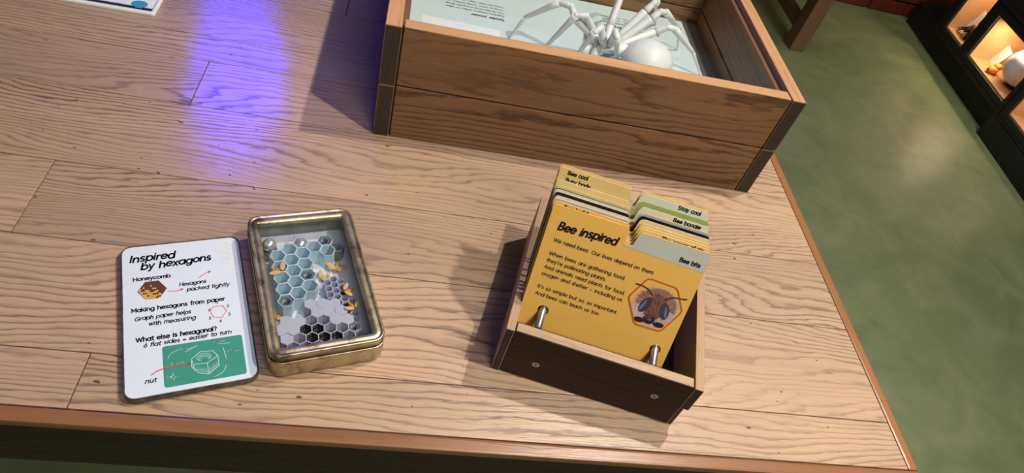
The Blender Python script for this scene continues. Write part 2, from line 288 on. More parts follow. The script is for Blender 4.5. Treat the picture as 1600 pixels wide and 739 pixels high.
# ------------------------------------------------------------------ monoline lettering
def arc(cx, cy, rx, ry, a0, a1, n=None):
    n = n or max(3, int(abs(a1 - a0) / 26)); return [(cx + rx * math.cos(math.radians(a0 + (a1 - a0) * k / n)), cy + ry * math.sin(math.radians(a0 + (a1 - a0) * k / n))) for k in range(n + 1)]
O_ = arc(.26, .25, .24, .25, 0, 360)
G = {
 'o': (.52, [O_]), 'a': (.55, [O_, [(.5, .5), (.5, 0)]]), 'b': (.55, [arc(.29, .25, .24, .25, 0, 360), [(.05, .74), (.05, 0)]]),
 'c': (.45, [arc(.27, .25, .24, .25, 48, 312)]), 'd': (.55, [O_, [(.5, .74), (.5, 0)]]), 'e': (.52, [[(.03, .26), (.49, .26)] + arc(.26, .25, .24, .25, 10, 315)]),
 'f': (.30, [arc(.27, .60, .13, .14, 80, 180) + [(.14, 0)], [(.02, .49), (.28, .49)]]), 'g': (.55, [O_, [(.5, .5), (.5, 0)] + arc(.27, -.02, .23, .22, 0, -150)]),
 'h': (.50, [[(.05, .74), (.05, 0)], [(.05, .25)] + arc(.25, .28, .19, .22, 170, 0) + [(.44, 0)]]), 'i': (.16, [[(.07, .5), (.07, 0)], [(.07, .67), (.07, .685)]]),
 'j': (.16, [[(.1, .5), (.1, -.1), (.0, -.22)], [(.1, .67), (.1, .685)]]),
 'k': (.45, [[(.05, .74), (.05, 0)], [(.38, .5), (.06, .24)], [(.17, .33), (.41, 0)]]), 'l': (.16, [[(.07, .74), (.07, 0)]]),
 'm': (.76, [[(.05, .5), (.05, 0)], [(.05, .25)] + arc(.215, .32, .165, .18, 170, 0) + [(.38, 0)], [(.38, .25)] + arc(.545, .32, .165, .18, 170, 0) + [(.71, 0)]]),
 'n': (.50, [[(.05, .5), (.05, 0)], [(.05, .25)] + arc(.25, .28, .19, .22, 170, 0) + [(.44, 0)]]), 'p': (.55, [arc(.29, .25, .24, .25, 0, 360), [(.05, .5), (.05, -.23)]]),
 'r': (.30, [[(.05, .5), (.05, 0)], [(.05, .26)] + arc(.24, .3, .19, .2, 165, 75)]), 's': (.40, [arc(.19, .37, .14, .13, 40, 240, 7) + arc(.19, .125, .15, .125, 80, -140, 8)]),
 't': (.30, [[(.14, .66), (.14, .1)] + arc(.23, .1, .09, .1, 190, 290), [(.02, .49), (.28, .49)]]), 'u': (.50, [[(.05, .5)] + arc(.24, .21, .19, .21, 180, 360) + [(.43, .5)], [(.43, .5), (.43, 0)]]),
 'v': (.44, [[(.02, .5), (.21, 0), (.40, .5)]]), 'w': (.66, [[(.02, .5), (.17, 0), (.32, .48), (.47, 0), (.62, .5)]]), 'x': (.42, [[(.03, .5), (.37, 0)], [(.37, .5), (.03, 0)]]),
 'y': (.45, [[(.03, .5), (.23, .02)], [(.42, .5), (.14, -.22), (.05, -.22)]]), 'z': (.4, [[(.04, .5), (.36, .5), (.04, 0), (.37, 0)]]), 'q': (.55, [O_, [(.5, .5), (.5, -.23)]]),
 'A': (.64, [[(.02, 0), (.31, .72), (.60, 0)], [(.12, .24), (.50, .24)]]), 'B': (.54, [[(.06, .72), (.06, 0)], [(.06, .72)] + arc(.28, .545, .16, .175, 90, -90) + [(.06, .37)], [(.06, .37)] + arc(.29, .185, .19, .185, 90, -90) + [(.06, 0)]]),
 'E': (.48, [[(.43, .72), (.06, .72), (.06, 0), (.43, 0)], [(.06, .37), (.38, .37)]]), 'F': (.46, [[(.42, .72), (.06, .72), (.06, 0)], [(.06, .37), (.36, .37)]]),
 'G': (.72, [arc(.37, .36, .33, .36, 45, 330) + [(.68, .34), (.40, .34)]]), 'H': (.64, [[(.06, .72), (.06, 0)], [(.56, .72), (.56, 0)], [(.06, .37), (.56, .37)]]),
 'I': (.18, [[(.08, .72), (.08, 0)]]), 'L': (.44, [[(.06, .72), (.06, 0), (.40, 0)]]), 'M': (.74, [[(.06, 0), (.06, .72), (.36, .2), (.66, .72), (.66, 0)]]),
 'O': (.76, [arc(.37, .36, .33, .36, 0, 360)]), 'P': (.50, [[(.06, 0), (.06, .72)] + arc(.28, .52, .19, .2, 90, -90) + [(.06, .32)]]),
 'S': (.52, [arc(.26, .53, .19, .18, 40, 235, 8) + arc(.26, .18, .21, .19, 75, -145, 9)]), 'T': (.52, [[(.02, .72), (.50, .72)], [(.26, .72), (.26, 0)]]),
 'W': (.92, [[(.02, .72), (.23, 0), (.45, .68), (.67, 0), (.88, .72)]]),
 '0': (.48, [arc(.24, .34, .2, .34, 0, 360)]), '1': (.28, [[(.04, .55), (.18, .70), (.18, 0)]]), '2': (.46, [arc(.23, .5, .18, .19, 165, -30) + [(.04, 0), (.42, 0)]]),
 '3': (.44, [arc(.2, .52, .16, .17, 150, -90, 8), arc(.2, .18, .19, .18, 90, -150, 8)]), '4': (.5, [[(.32, 0), (.32, .7), (.03, .2), (.46, .2)]]),
 '5': (.46, [[(.40, .7), (.12, .7), (.09, .40)] + arc(.21, .22, .19, .22, 110, -140, 9)]), '6': (.48, [[(.34, .7)] + arc(.24, .22, .2, .22, 150, 510, 14)]), '8': (.48, [arc(.24, .53, .15, .16, 0, 360), arc(.24, .19, .19, .19, 0, 360)]),
 '.': (.17, [[(.07, .01), (.07, .025)]]), ',': (.17, [[(.09, .03), (.05, -.09)]]), "'": (.14, [[(.07, .74), (.06, .6)]]), '-': (.5, [[(.03, .24), (.44, .24)]]), '=': (.5, [[(.05, .32), (.42, .32)], [(.05, .16), (.42, .16)]]),
 '?': (.46, [arc(.22, .53, .17, .18, 160, -60) + [(.22, .2)], [(.22, .01), (.22, .025)]]), ' ': (.30, []),
}
def textlines(s, x, y, width, cap, ang=0.0, slant=0.0, jit=0.0, track=.07):
    adv = sum(G[ch][0] + track for ch in s); ky = cap / .72; kx = width / (adv - track)
    out = []; px = 0; rnd = random.Random(len(s) * 7 + int(1e4 * abs(y)))
    ca, sa = math.cos(ang), math.sin(ang)
    for ch in s:
        a, st = G[ch]; dy = rnd.uniform(-jit, jit); rs = 1 + rnd.uniform(-jit, jit)
        for pl in st:
            q = []
            for (u, v) in pl:
                v = v * rs + dy; X = (px + u) * kx + slant * v * ky; Y = v * ky
                q.append((x + X * ca - Y * sa, y + X * sa + Y * ca))
            out.append(q)
        px += a + track
    return out
def strokes(bm, lines, th, z, mi=0, disc=8):
    h = th / 2
    for pl in lines:
        for i, (x, y) in enumerate(pl):
            f = bm.faces.new([bm.verts.new((x + h * math.cos(2 * PI * k / disc), y + h * math.sin(2 * PI * k / disc), z)) for k in range(disc)]); f.material_index = mi
            if i + 1 < len(pl):
                x2, y2 = pl[i + 1]; dx, dy = x2 - x, y2 - y; L = math.hypot(dx, dy)
                if L < 1e-7: continue
                nx, ny = -dy / L * h, dx / L * h
                f = bm.faces.new([bm.verts.new(p) for p in ((x + nx, y + ny, z), (x - nx, y - ny, z), (x2 - nx, y2 - ny, z), (x2 + nx, y2 + ny, z))]); f.material_index = mi
    bmesh.ops.recalc_face_normals(bm, faces=bm.faces[:]) if False else None
    for f in bm.faces:
        f.normal_update()
        if f.normal.z < 0: f.normal_flip()
def flat(bm, pts, z, mi=0):
    f = bm.faces.new([bm.verts.new((x, y, z)) for x, y in pts]); f.normal_update()
    if f.normal.z < 0: f.normal_flip()
    f.material_index = mi; return f
def closed(p): return p + [p[0]]

# ------------------------------------------------------------------ room shell
FZ = -0.75
structure(boxo('floor', (-2.5, 3.4, -1.5, 3.62, FZ - .05, FZ), M_['lino']))
wb = structure(boxo('wall_back', (-2.5, 3.4, 3.545, 3.62, FZ, 1.6), M_['mortar']))
rows = 7
for k in range(rows):
    for j in range(8):
        x0 = 1.9 + j * .225 + (k % 2) * .112
        if x0 > 3.15: continue
        boxo('brick', (x0, x0 + .213, 3.532 + random.uniform(-.003, .003), 3.56, FZ + .004 + k * .078, FZ + .070 + k * .078), M_['redbrick'], wb, bev=.003)
structure(boxo('wall_right', (3.32, 3.4, -1.5, 3.545, FZ, 1.6), M_['wall']))

# ------------------------------------------------------------------ big oak table
tb = thing('display_table', 'large plank-topped oak table with a varnished reddish edge strip, filling the foreground', 'table', (0, 0, FZ))
def tz(z): return z - FZ
ys = [.3535, .4187, .568, .6955, .846, .960, 1.0275, 1.17, 1.30, 1.43, 1.55]
joints = {0: [-.2725], 2: [-.409], 4: [-.286], 5: [.62], 7: [-.1], 8: [.3], 1: [], 3: []}
XL, XR = -1.15, .6998
for i in range(len(ys) - 1):
    xs = [XL] + joints.get(i, []) + [XR]
    for a, c in zip(xs, xs[1:]):
        bm = bmesh.new(); w_, h_ = (c - a) / 2, (ys[i + 1] - ys[i]) / 2; g = .0006
        box(bm, -w_ + g, w_ - g, -h_ + g, h_ - g, -.02, 0, bev=.0007)
        o = link('plank', bm, M_['oak'], tb, loc=((a + c) / 2, (ys[i] + ys[i + 1]) / 2, tz(0)))
boxo('subtop', (XL, XR, .3535, 1.55, tz(-.045), tz(-.0205)), M_['joint'], tb)
bm = bmesh.new(); box(bm, XL, .7145, .3365, .3530, tz(-.011), tz(.0004), bev=.003); link('edge_strip', bm, M_['edge'], tb)
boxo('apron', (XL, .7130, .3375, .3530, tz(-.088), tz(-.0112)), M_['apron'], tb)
bm = bmesh.new(); box(bm, .7003, .7150, .3535, 1.55, tz(-.088), tz(.0004), bev=.003); link('edge_strip', bm, M_['edgey'], tb)
for lx_, ly_ in ((-1.0, .45), (.62, .45), (-1.0, 1.45), (.62, 1.45)):
    boxo('leg', (lx_ - .04, lx_ + .04, ly_ - .04, ly_ + .04, 0, tz(-.045)), M_['edge'], tb)

# ------------------------------------------------------------------ display case with the spider
dc = thing('display_case', 'two-tier dark pine display box with glass lid, white spider model inside', 'display box', (-.020, .845, 0))
W, D, Ht, Hm, T = .6405, .462, .192, .0955, .0235
def plank_case(name, d, mats, **k): return boxo(name, d, mats, dc, bev=.0012, **k)
boxo('gap_shade_backing', (T, W - T, .004, T - .003, .004, Ht - .012), M_['wall'], dc)  # black slab added behind the boards to paint the seams' shade
for (z0, z1) in ((.0005, Hm - .0014), (Hm + .0014, Ht)):
    up = z1 > .15
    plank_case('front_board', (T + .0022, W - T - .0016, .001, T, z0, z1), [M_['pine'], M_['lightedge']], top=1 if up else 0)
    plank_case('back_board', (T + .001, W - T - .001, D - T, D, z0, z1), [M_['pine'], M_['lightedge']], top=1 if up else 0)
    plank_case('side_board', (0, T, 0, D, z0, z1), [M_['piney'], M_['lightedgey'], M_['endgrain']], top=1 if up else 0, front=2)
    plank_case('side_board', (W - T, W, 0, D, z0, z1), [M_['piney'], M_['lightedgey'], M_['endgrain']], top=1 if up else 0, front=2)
boxo('base_board', (T, W - T, T, D - T, .050, .063), M_['board'], dc)
boxo('glass_pane', (T + .0005, W - T - .0005, T + .0005, D - T - .0005, .181, .1835), M_['glass'], dc)
for x0, x1 in ((T + .0006, T + .008), (W - T - .008, W - T - .0006)):
    boxo('glass_rest', (x0, x1, T + .001, D - T - .001, .170, .1805), M_['piney'], dc)
# printed sheet (its writing reads from the far side)
ps = thing('printed_sheet', 'pale blue printed sheet with upside-down spider text, lying in the display box', 'sheet', (.285, 1.075, .0632), PI)
boxo('paper', (-.280, .280, -.205, .198, 0, .0012), M_['paleblue'], ps)
bm = bmesh.new()
def pl_(x, y): return (.285 - x, 1.075 - y)
def sheet_text(s, x, y, width, cap, th, bmm=bm):
    X, Y = pl_(x, y); strokes(bmm, textlines(s, X, Y, width, cap), th, .0015, 0, 6)
sheet_text('Spider power', .184, 1.147, .062, .0062, .0013)
for k, s in enumerate(("Engineers looked to spiders for ideas.", "How do they build strong thin things", "using so little? Some spiders use", "long slender legs to stretch")):
    sheet_text(s, .184, 1.160 + k * .0105, .110, .0042, .0006)
sheet_text('Extremely helpful', .500, 1.205, .115, .0062, .0013)
for k, s in enumerate(("Engineers copy spider legs,", "to move, to reach, to rescue", "people and places")):
    sheet_text(s, .500, 1.218 + k * .0105, .115, .0042, .0006)
link('lettering', bm, M_['ink'], ps)
bm = bmesh.new(); flat(bm, [pl_(.035, 1.111), pl_(.175, 1.107), pl_(.17, .90), pl_(.04, .90)], .0014)
link('printed_panel', bm, M_['white'], ps)
# white spider model
sp = thing('spider_model', 'white jointed plastic spider model standing in the glass-topped display box', 'spider model', (.40, 1.05, .0645))
def sl(p): return (p[0] - .40, p[1] - 1.05, p[2] - .0645)
bm = bmesh.new(); ball(bm, sl((.424, 1.020, .106)), .045, (1.0, .98, .90), 32, 20); link('abdomen', bm, M_['plastic'], sp)
bm = bmesh.new(); ball(bm, sl((.358, 1.062, .103)), .019, (1.15, 1.0, .75), 20, 12); ball(bm, sl((.342, 1.052, .100)), .012, (1, .9, .9), 16, 10)
tube(bm, [sl((.365, 1.058, .103)), sl((.392, 1.042, .108))], [.010, .012]); link('thorax', bm, M_['plastic'], sp)
for dx in (-.007, .007):
    bm = bmesh.new(); tube(bm, [sl((.334 + dx, 1.052 - dx * .6, .105)), sl((.326 + dx, 1.040 - dx, .098)), sl((.328 + dx, 1.032 - dx, .080)), sl((.330 + dx, 1.030 - dx, .072))], [.006, .008, .007, .004], 10); link('fang', bm, M_['plastic'], sp)
LEGS = [[(.19, 1.084, .0655), (.207, 1.078, .115), (.252, 1.056, .165), (.270, 1.046, .168), (.284, 1.04, .150), (.340, 1.056, .108)],
 [(.253, 1.064, .0655), (.256, 1.059, .085), (.280, 1.034, .160), (.297, 1.035, .162), (.326, 1.052, .125), (.344, 1.060, .106)],
 [(.301, 1.043, .0655), (.309, 1.040, .095), (.316, 1.019, .145), (.326, 1.028, .150), (.338, 1.036, .128), (.350, 1.052, .106)],
 [(.392, 1.068, .0655), (.378, 1.050, .090), (.352, 1.010, .148), (.350, 1.022, .152), (.356, 1.040, .125), (.362, 1.055, .106)],
 [(.400, 1.230, .0655), (.392, 1.200, .130), (.380, 1.150, .172), (.372, 1.125, .168), (.360, 1.090, .125), (.357, 1.072, .108)],
 [(.330, 1.225, .0655), (.340, 1.195, .118), (.352, 1.150, .140), (.334, 1.130, .126), (.338, 1.098, .114), (.348, 1.073, .106)],
 [(.500, 1.245, .0655), (.470, 1.200, .120), (.436, 1.122, .170), (.424, 1.103, .174), (.415, 1.099, .160), (.372, 1.074, .108)],
 [(.529, 1.160, .0655), (.512, 1.151, .112), (.449, 1.093, .168), (.437, 1.088, .170), (.425, 1.084, .156), (.374, 1.064, .108)],
 [(.560, 1.082, .0655), (.522, 1.078, .112), (.470, 1.075, .150), (.456, 1.076, .150), (.440, 1.080, .135), (.375, 1.060, .106)]]
LEGS = LEGS[:5] + LEGS[6:]
for lg in LEGS:
    P = [Vector(sl(p)) for p in lg]; bm = bmesh.new()
    def seg(a, c, r0, r1): tube(bm, [a, a.lerp(c, .08), a.lerp(c, .75), c], [r0 * .85, r0, (r0 + r1) / 2 * 1.05, r1], 12)
    seg(P[0], P[1], .0022, .0036); seg(P[1], P[2], .0040, .0068); seg(P[2], P[3], .0052, .0052); ball(bm, P[3], .0056, u=14, v=8); ball(bm, P[2], .0052, u=14, v=8)
    seg(P[3], P[4], .0054, .0070); seg(P[4], P[5], .0074, .0050)
    link('leg', bm, M_['plastic'], sp)

# ------------------------------------------------------------------ card box
CA = math.radians(-14.4); CO = Vector((.15875, .4457, 0)); DX = Vector((math.cos(CA), math.sin(CA), 0)); DY = Vector((-math.sin(CA), math.cos(CA), 0))
cb = thing('card_box', 'open worn wooden box of upright bee cards, with two steel rods and screwed front', 'box', CO, CA)
BW, BD = .2335, .231
bm = bmesh.new(); box(bm, .0105, .2235, .0005, .0150, .001, .0835, bev=.0016, top=1); link('front_panel', bm, [M_['boxfront'], M_['boxtop']], cb)
bm = bmesh.new(); box(bm, 0, .0102, 0, BD, 0, .084, bev=.001, front=1); link('side_panel', bm, [M_['boxside'], M_['endgrain']], cb)
bm = bmesh.new(); box(bm, .2238, BW + .001, 0, BD, .040, .084, bev=.001, front=1); link('side_panel', bm, [M_['boxside'], M_['endgrain']], cb)
bm = bmesh.new(); box(bm, .2238, BW - .0040, .001, BD - .002, 0, .0402, bev=.001, front=1); link('side_panel', bm, [M_['boxside'], M_['endgrain']], cb)
boxo('back_panel', (.0105, .2235, BD - .014, BD, .001, .082), [M_['boxside']], cb, bev=.001)
boxo('box_floor', (.0105, .2235, .0152, BD - .0142, .0005, .0125), M_['boxfront'], cb)
for sx_, sz_ in ((.048, .034), (.190, .046)):
    bm = bmesh.new(); mtx = Matrix.Translation((sx_, .0004, sz_)) @ Matrix.Rotation(PI / 2, 4, 'X')
    a = [Vector((.0046 * math.cos(k * PI / 8), .0046 * math.sin(k * PI / 8), .0)) for k in range(16)]; c = [v * .72 + Vector((0, 0, .0007)) for v in a]; d = [v * .42 * (1.0 if k % 2 else .7) + Vector((0, 0, .0006)) for k, v in enumerate(a)]; e2 = [Vector((v.x, v.y, -.001)) for v in d]
    R4 = [[bm.verts.new(mtx @ v) for v in q] for q in (a, c, d, e2)]
    for A, B in zip(R4, R4[1:]):
        for k in range(16): bm.faces.new((A[k], A[(k + 1) % 16], B[(k + 1) % 16], B[k]))
    f = bm.faces.new(R4[3]); f.material_index = 1
    link('screw', bm, [M_['steel'], M_['ink']], cb)
U = Vector((.97037216, -.24052188, .02295874)); V = Vector((.06136696, .3372521, .93941211)); Nn = Vector((-.23369205, -.91017045, .34202014)); B0 = Vector((.17409126, .45919411, .0145))
# two rods run front to back through the holes punched in every card
for hu, hv in ((.0262, .0725), (.1652, .0650)):
    hp = B0 + U * hu + V * hv; q = hp - CO; lx_, ly_, lz_ = q.dot(DX), q.dot(DY), hp.z
    bm = bmesh.new(); tube(bm, [(lx_ - .001, .0148, lz_ - .002), (lx_, ly_, lz_), (lx_ + .001, BD - .0142, lz_ + .002)], [.0043] * 3, 16); link('rod', bm, M_['steel'], cb)
def card_outline():
    p = [(0.002, 0), (.179, 0), (.181, .002)]
    def corner(cx, cy, r, a0, a1, n=4): return arc(cx, cy, r, r, a0, a1, n)
    p += corner(.1775, .1965, .0035, 0, 90) if False else [(.181, .1955)] + arc(.1772, .1955, .0038, .0048, 20, 90, 4)
    p += arc(.1045, .1950, .0062, .0062, 90, 165, 4) + [(.0968, .1875)] + arc(.0930, .1868, .0038, .0045, 0, -90, 4)
    p += [(.0885, .1823), (.0868, .1832), (.0866, .1985)] + arc(.0832, .1990, .0036, .0036, 0, 90, 4)
    p += arc(.0042, .2005, .0042, .0036, 90, 180, 4) + [(0, .002)]
    return p
OUT = card_outline()
CT = .0010
def card_mesh():
    bm = bmesh.new()
    vo = [bm.verts.new((x, y, 0)) for x, y in OUT]; edges = [bm.edges.new((vo[i], vo[(i + 1) % len(vo)])) for i in range(len(vo))]
    for hu, hv in ((.0262, .0725), (.1652, .0650)):
        h = [bm.verts.new((hu + .0066 * math.cos(2 * PI * k / 20), hv + .0066 * math.sin(2 * PI * k / 20), 0)) for k in range(20)]
        edges += [bm.edges.new((h[i], h[(i + 1) % 20])) for i in range(20)]
    r = bmesh.ops.triangle_fill(bm, edges=edges, use_beauty=True)
    bmesh.ops.recalc_face_normals(bm, faces=bm.faces[:])
    if bm.faces[0:1] and bm.faces[:][0].normal.z < 0:
        for f in bm.faces: f.normal_flip()
    ex = bmesh.ops.extrude_face_region(bm, geom=bm.faces[:]); vs = [g for g in ex['geom'] if isinstance(g, bmesh.types.BMVert)]
    bmesh.ops.translate(bm, vec=(0, 0, -CT), verts=vs); bmesh.ops.recalc_face_normals(bm, faces=bm.faces[:]); return bm
LT = [(0.0003, .1900)] + [p for p in [(.0003, .2005)] + arc(.0042, .2003, .0039, .0034, 180, 90, 4) + arc(.0832, .1988, .0033, .0035, 90, 0, 4)] + [(.0863, .1832), (.0863, .1800)] + [(.0003, .1810)]
LT = LT[1:]
RT = [(.0869, .1797), (.1807, .1755), (.1807, .1950)] + arc(.1772, .1955, .0034, .0045, 10, 90, 4) + arc(.1045, .1950, .0059, .0059, 90, 165, 4) + [(.0965, .1872)] + arc(.0930, .1866, .0035, .0041, 0, -90, 4) + [(.0886, .1822), (.0869, .1830)]
offs = [0, .0053, .0100, .0142, .0210, .0262, .0315, .0415, .0508, .0645, .0690]
spec = [
 ('yellow', None, 'tabgrey', 'golden card titled Bee inspired with a bee face, frontmost in the wooden box'),
 ('yellow', 'yellow', 'tabgold', 'golden card directly behind the Bee inspired card'),
 ('cream', 'lilac', 'cream', 'card with lilac-grey left tab and cream right tab, second behind the front card'),
 ('tabgold', 'ivory', 'tabgold', 'card with whitish left tab just in front of the dark purple one'),
 ('cream', 'purple', 'cream', 'card with a dark purple left tab in the wooden box'),
 ('navy', 'ivory', 'navy', 'card with a near-black right tab showing as a dark band'),
 ('yellow', 'cream', 'lilac', 'card with grey right tab, directly behind the near-black band'),
 ('cream', 'cream', 'ivory', 'pale card whose right tab reads Bee boogie'),
 ('green', 'tabgold', 'green', 'card with left tab reading Busy body and a leaf-green right tab'),
 ('cream', 'tabgold', 'ivory', 'card whose tabs read Bee cool and Stay cool, near the back of the box'),
 ('tabgold', 'tabgold', 'cream', 'rearmost pale gold card in the wooden box')]
base_mesh = None
for i, (body, lt, rt, lab) in enumerate(spec):
    org = B0 + DY * offs[i] + U * (-.0006 * (i % 3) - .00035 * i)
    mt4 = Matrix(((U.x, V.x, Nn.x, org.x), (U.y, V.y, Nn.y, org.y), (U.z, V.z, Nn.z, org.z), (0, 0, 0, 1)))
    cd = thing('index_card', lab, 'card', mat=mt4, group='bee cards in the wooden box')
    bm = card_mesh(); link('card_sheet', bm, M_[body], cd)
    bm = bmesh.new()
    if lt: flat(bm, LT, .00022, 0)
    flat(bm, RT, .00022, 1)
    link('tab_print', bm, [M_[lt or body], M_[rt]], cd)
    bm = bmesh.new(); n0 = 0; Z = .0005
    if i == 9:
        strokes(bm, textlines('Bee cool', .0105, .1972, .0240, .0045), .00115, Z); link('lettering', bm, M_['ink'], cd); bm = bmesh.new(); strokes(bm, textlines('Stay cool', .1440, .1955, .0270, .0045), .00115, Z); n0 = 1
    if i == 8: strokes(bm, textlines('Busy body', .0105, .1975, .0290, .0045), .00115, Z); n0 = 1
    if i == 7: strokes(bm, textlines('Bee boogie', .1390, .1950, .0320, .0045), .00115, Z); n0 = 1
    if i == 1:
        strokes(bm, textlines('Bee build', .0125, .1975, .0270, .0045), .00115, Z); link('lettering', bm, M_['ink'], cd); bm = bmesh.new(); strokes(bm, textlines('The power of six', .1250, .1950, .0470, .0045), .00115, Z); n0 = 1
    if i == 0:
        strokes(bm, textlines('Bee inspired', .0120, .1762, .0665, .0092, .03, .20, .03), .0020, Z)
        strokes(bm, textlines('Bee bits', .1500, .1815, .0238, .0047, -.03), .0012, Z)
        for s, x, y, xe, ye in (("We need bees. Our lives depend on them.", .0120, .1612, .1300, .1570), ("When bees are gathering food,", .0120, .1440, .1020, .1403), ("they're pollinating plants.", .0118, .1352, .0826, .1322),
             ("And animals need plants for food,", .0115, .1262, .1078, .1222), ("oxygen and shelter - including us.", .0115, .1172, .1092, .1132), ("It's so simple but so, so important.", .0112, .1000, .1080, .0958), ("And bees can teach us too.", .0112, .0908, .0898, .0872)):
            an = math.atan2(ye - y, xe - x) ; strokes(bm, textlines(s, x, y, math.hypot(xe - x, ye - y), .0043, an), .00068, Z, 0, 6)
        n0 = 1
    if n0: link('lettering', bm, M_['ink'], cd)
    else: bm.free()
    if i == 0:   # printed bee portrait inside an orange heptagon
        bm = bmesh.new(); hexo = [(.1270, .1505), (.1375, .1512), (.1585, .1492), (.1622, .1465), (.1752, .1240), (.1748, .1195), (.1635, .0930), (.1598, .0905), (.1330, .0905), (.1295, .0930), (.1138, .1205), (.1140, .1245), (.1245, .1480)]
        hexo[0:2] = [(.1262, .1500), (.1300, .1512)]
        cx, cy = .1453, .1190; z = .0006
        flat(bm, hexo, .00034, 0)
        inner = [(cx + (x - cx) * .97, cy + (y - cy) * .97) for x, y in hexo]
        def clipr(a, r):   # keep the picture inside the frame
            dx, dy = math.cos(a), math.sin(a); best = r; n = len(inner)
            for k in range(n):
                x1, y1 = inner[k][0] - cx, inner[k][1] - cy; x2, y2 = inner[(k + 1) % n][0] - cx, inner[(k + 1) % n][1] - cy
                ex, ey = x2 - x1, y2 - y1; den = dx * ey - dy * ex
                if abs(den) < 1e-12: continue
                t = (x1 * ey - y1 * ex) / den; s = (x1 * dy - y1 * dx) / den
                if t > 0 and 0 <= s <= 1: best = min(best, t)
            return best
        rnd = random.Random(3)
        body_ = [(cx + clipr(a, .0262) * math.cos(a), cy - .001 + clipr(a, .0262) * math.sin(a)) for a in [2 * PI * k / 40 for k in range(40)]]
        flat(bm, body_, .00046, 1)
        flat(bm, [(px_, py_) for px_, py_ in [(cx + min(clipr(a, .0235), .0235) * math.cos(a), cy + min(clipr(a, .0235), .0235) * math.sin(a)) for a in [math.radians(-5 + 190 * k / 24) for k in range(25)]]], .00050, 4)
        for k in range(520):       # fur
            a = rnd.uniform(0, 2 * PI); r1 = rnd.uniform(.009, .0235); r2 = clipr(a, r1 + rnd.uniform(.003, .0055)); ww = .0004
            up = math.sin(a + .1)
            mi = rnd.choice((3, 3, 4, 4, 2)) if up > -.05 else (1 if rnd.random() < .55 else 2)
            if up > -.1 and r1 > .021 and rnd.random() < .4: mi = 2
            x1, y1 = cx + r1 * math.cos(a), cy + r1 * math.sin(a); x2, y2 = cx + r2 * math.cos(a + .05), cy + r2 * math.sin(a + .05)
            px, py = -math.sin(a) * ww, math.cos(a) * ww
            flat(bm, [(x1 - px, y1 - py), (x1 + px, y1 + py), (x2, y2)], .00055 + k * 1e-7, mi)
        for sx_ in (-1, 1):        # dark lower patches
            flat(bm, [(cx + sx_ * .0115 + .011 * math.cos(t) * .6, cy - .0215 + .006 * math.sin(t) * .6) for t in [2 * PI * k / 12 for k in range(12)]], .00064, 5)
        def ell(ex, ey, rx, ry, rot, zz, mi, n=24): flat(bm, [(ex + rx * math.cos(t) * math.cos(rot) - ry * math.sin(t) * math.sin(rot), ey + rx * math.cos(t) * math.sin(rot) + ry * math.sin(t) * math.cos(rot)) for t in [2 * PI * k / n for k in range(n)]], zz, mi)
        ell(cx, cy - .001, .0118, .0165, 0, .00066, 3); ell(cx - .001, cy - .0175, .0070, .0065, 0, .00067, 5)
        for sx_, ex, ey in ((-1, .1335, .1180), (1, .1572, .1165)):
            ell(ex, ey, .0052, .0110, sx_ * .28, .00070, 5); ell(ex + sx_ * .0004, ey, .0045, .0102, sx_ * .28, .00072, 6); ell(ex + sx_ * .0020, ey - .001, .0014, .0080, sx_ * .28, .00074, 7)
        for k in range(520):       # face hair
            x = cx + rnd.gauss(0, .0045); y = cy + rnd.uniform(-.021, .016)
            if abs(x - cx) > .0095: continue
            flat(bm, [(x - .0003, y), (x + .0003, y), (x + rnd.uniform(-.0006, .0006), y + rnd.uniform(.0016, .0030))], .00068 + k * 1e-7, rnd.choice((3, 5, 4, 8, 3)))
        ell(cx - .0005, cy - .0190, .0042, .0034, 0, .00076, 5); ell(cx - .0005, cy - .0178, .0028, .0015, 0, .00077, 8)
        frame = closed(hexo); strokes(bm, [frame], .00145, .00078, 9)
        for pts_, th in (([(.1372, .1322), (.1340, .1352), (.1295, .1384), (.1228, .1402), (.1154, .1406)], .0015), ([(.1523, .1304), (.1560, .1345), (.1620, .1372), (.1690, .1380), (.1752, .1392)], .0015)):
            strokes(bm, [pts_], th, .00082, 10)
        mm = [M_['yellow'], plain('bee_fur_cream', (.62, .46, .40), .5), plain('bee_fur_tan', (.50, .30, .20), .5), plain('bee_fur_brown', (.20, .085, .055), .5), plain('bee_fur_russet', (.36, .17, .11), .5),
              plain('bee_dark', (.022, .014, .016), .5), plain('bee_eye', (.055, .050, .085), .5), plain('bee_eye_sheen', (.17, .17, .26), .5), plain('bee_face_grey', (.17, .12, .11), .5), M_['orange'], plain('antenna', (.04, .025, .045), .5)]
        link('bee_picture', bm, mm, cd)

# ------------------------------------------------------------------ lid of the tin
LA = math.radians(18.4)
ld = thing('tin_lid', 'flat tin lid holding the printed Inspired by hexagons sheet, left of the open tin', 'lid', (-.1920, .4787, 0), LA)
bm = bmesh.new(); rrsweep(bm, .0650, .1035, .012, [(.0015, 0), (.0004, .001), (0, .003), (0, .0098), (.0004, .0106), (.0010, .0108), (.0014, .0102), (.0015, .0085)], close_start=True, close_end=True)
link('lid_shell', bm, M_['tinrim'], ld)
bm = bmesh.new(); prism(bm, rr(.0633, .1018, .0105), .0086, .0094); link('sheet', bm, M_['lidwhite'], ld)
bm = bmesh.new(); Z = .0096; HW = dict(slant=.22, jit=.04)
strokes(bm, textlines('Inspired', -.0560, .0783, .0475, .0098, .02, **HW), .0021, Z); strokes(bm, textlines('by hexagons', -.0445, .0655, .0750, .0094, .045, **HW), .0020, Z)
strokes(bm, textlines('Honeycomb', -.0528, .0500, .0385, .0050), .0012, Z); strokes(bm, textlines('Making hexagons from paper', -.0552, .0060, .0955, .0052), .0012, Z)
strokes(bm, textlines('What else is hexagonal?', -.0518, -.0340, .0800, .0054), .0013, Z)
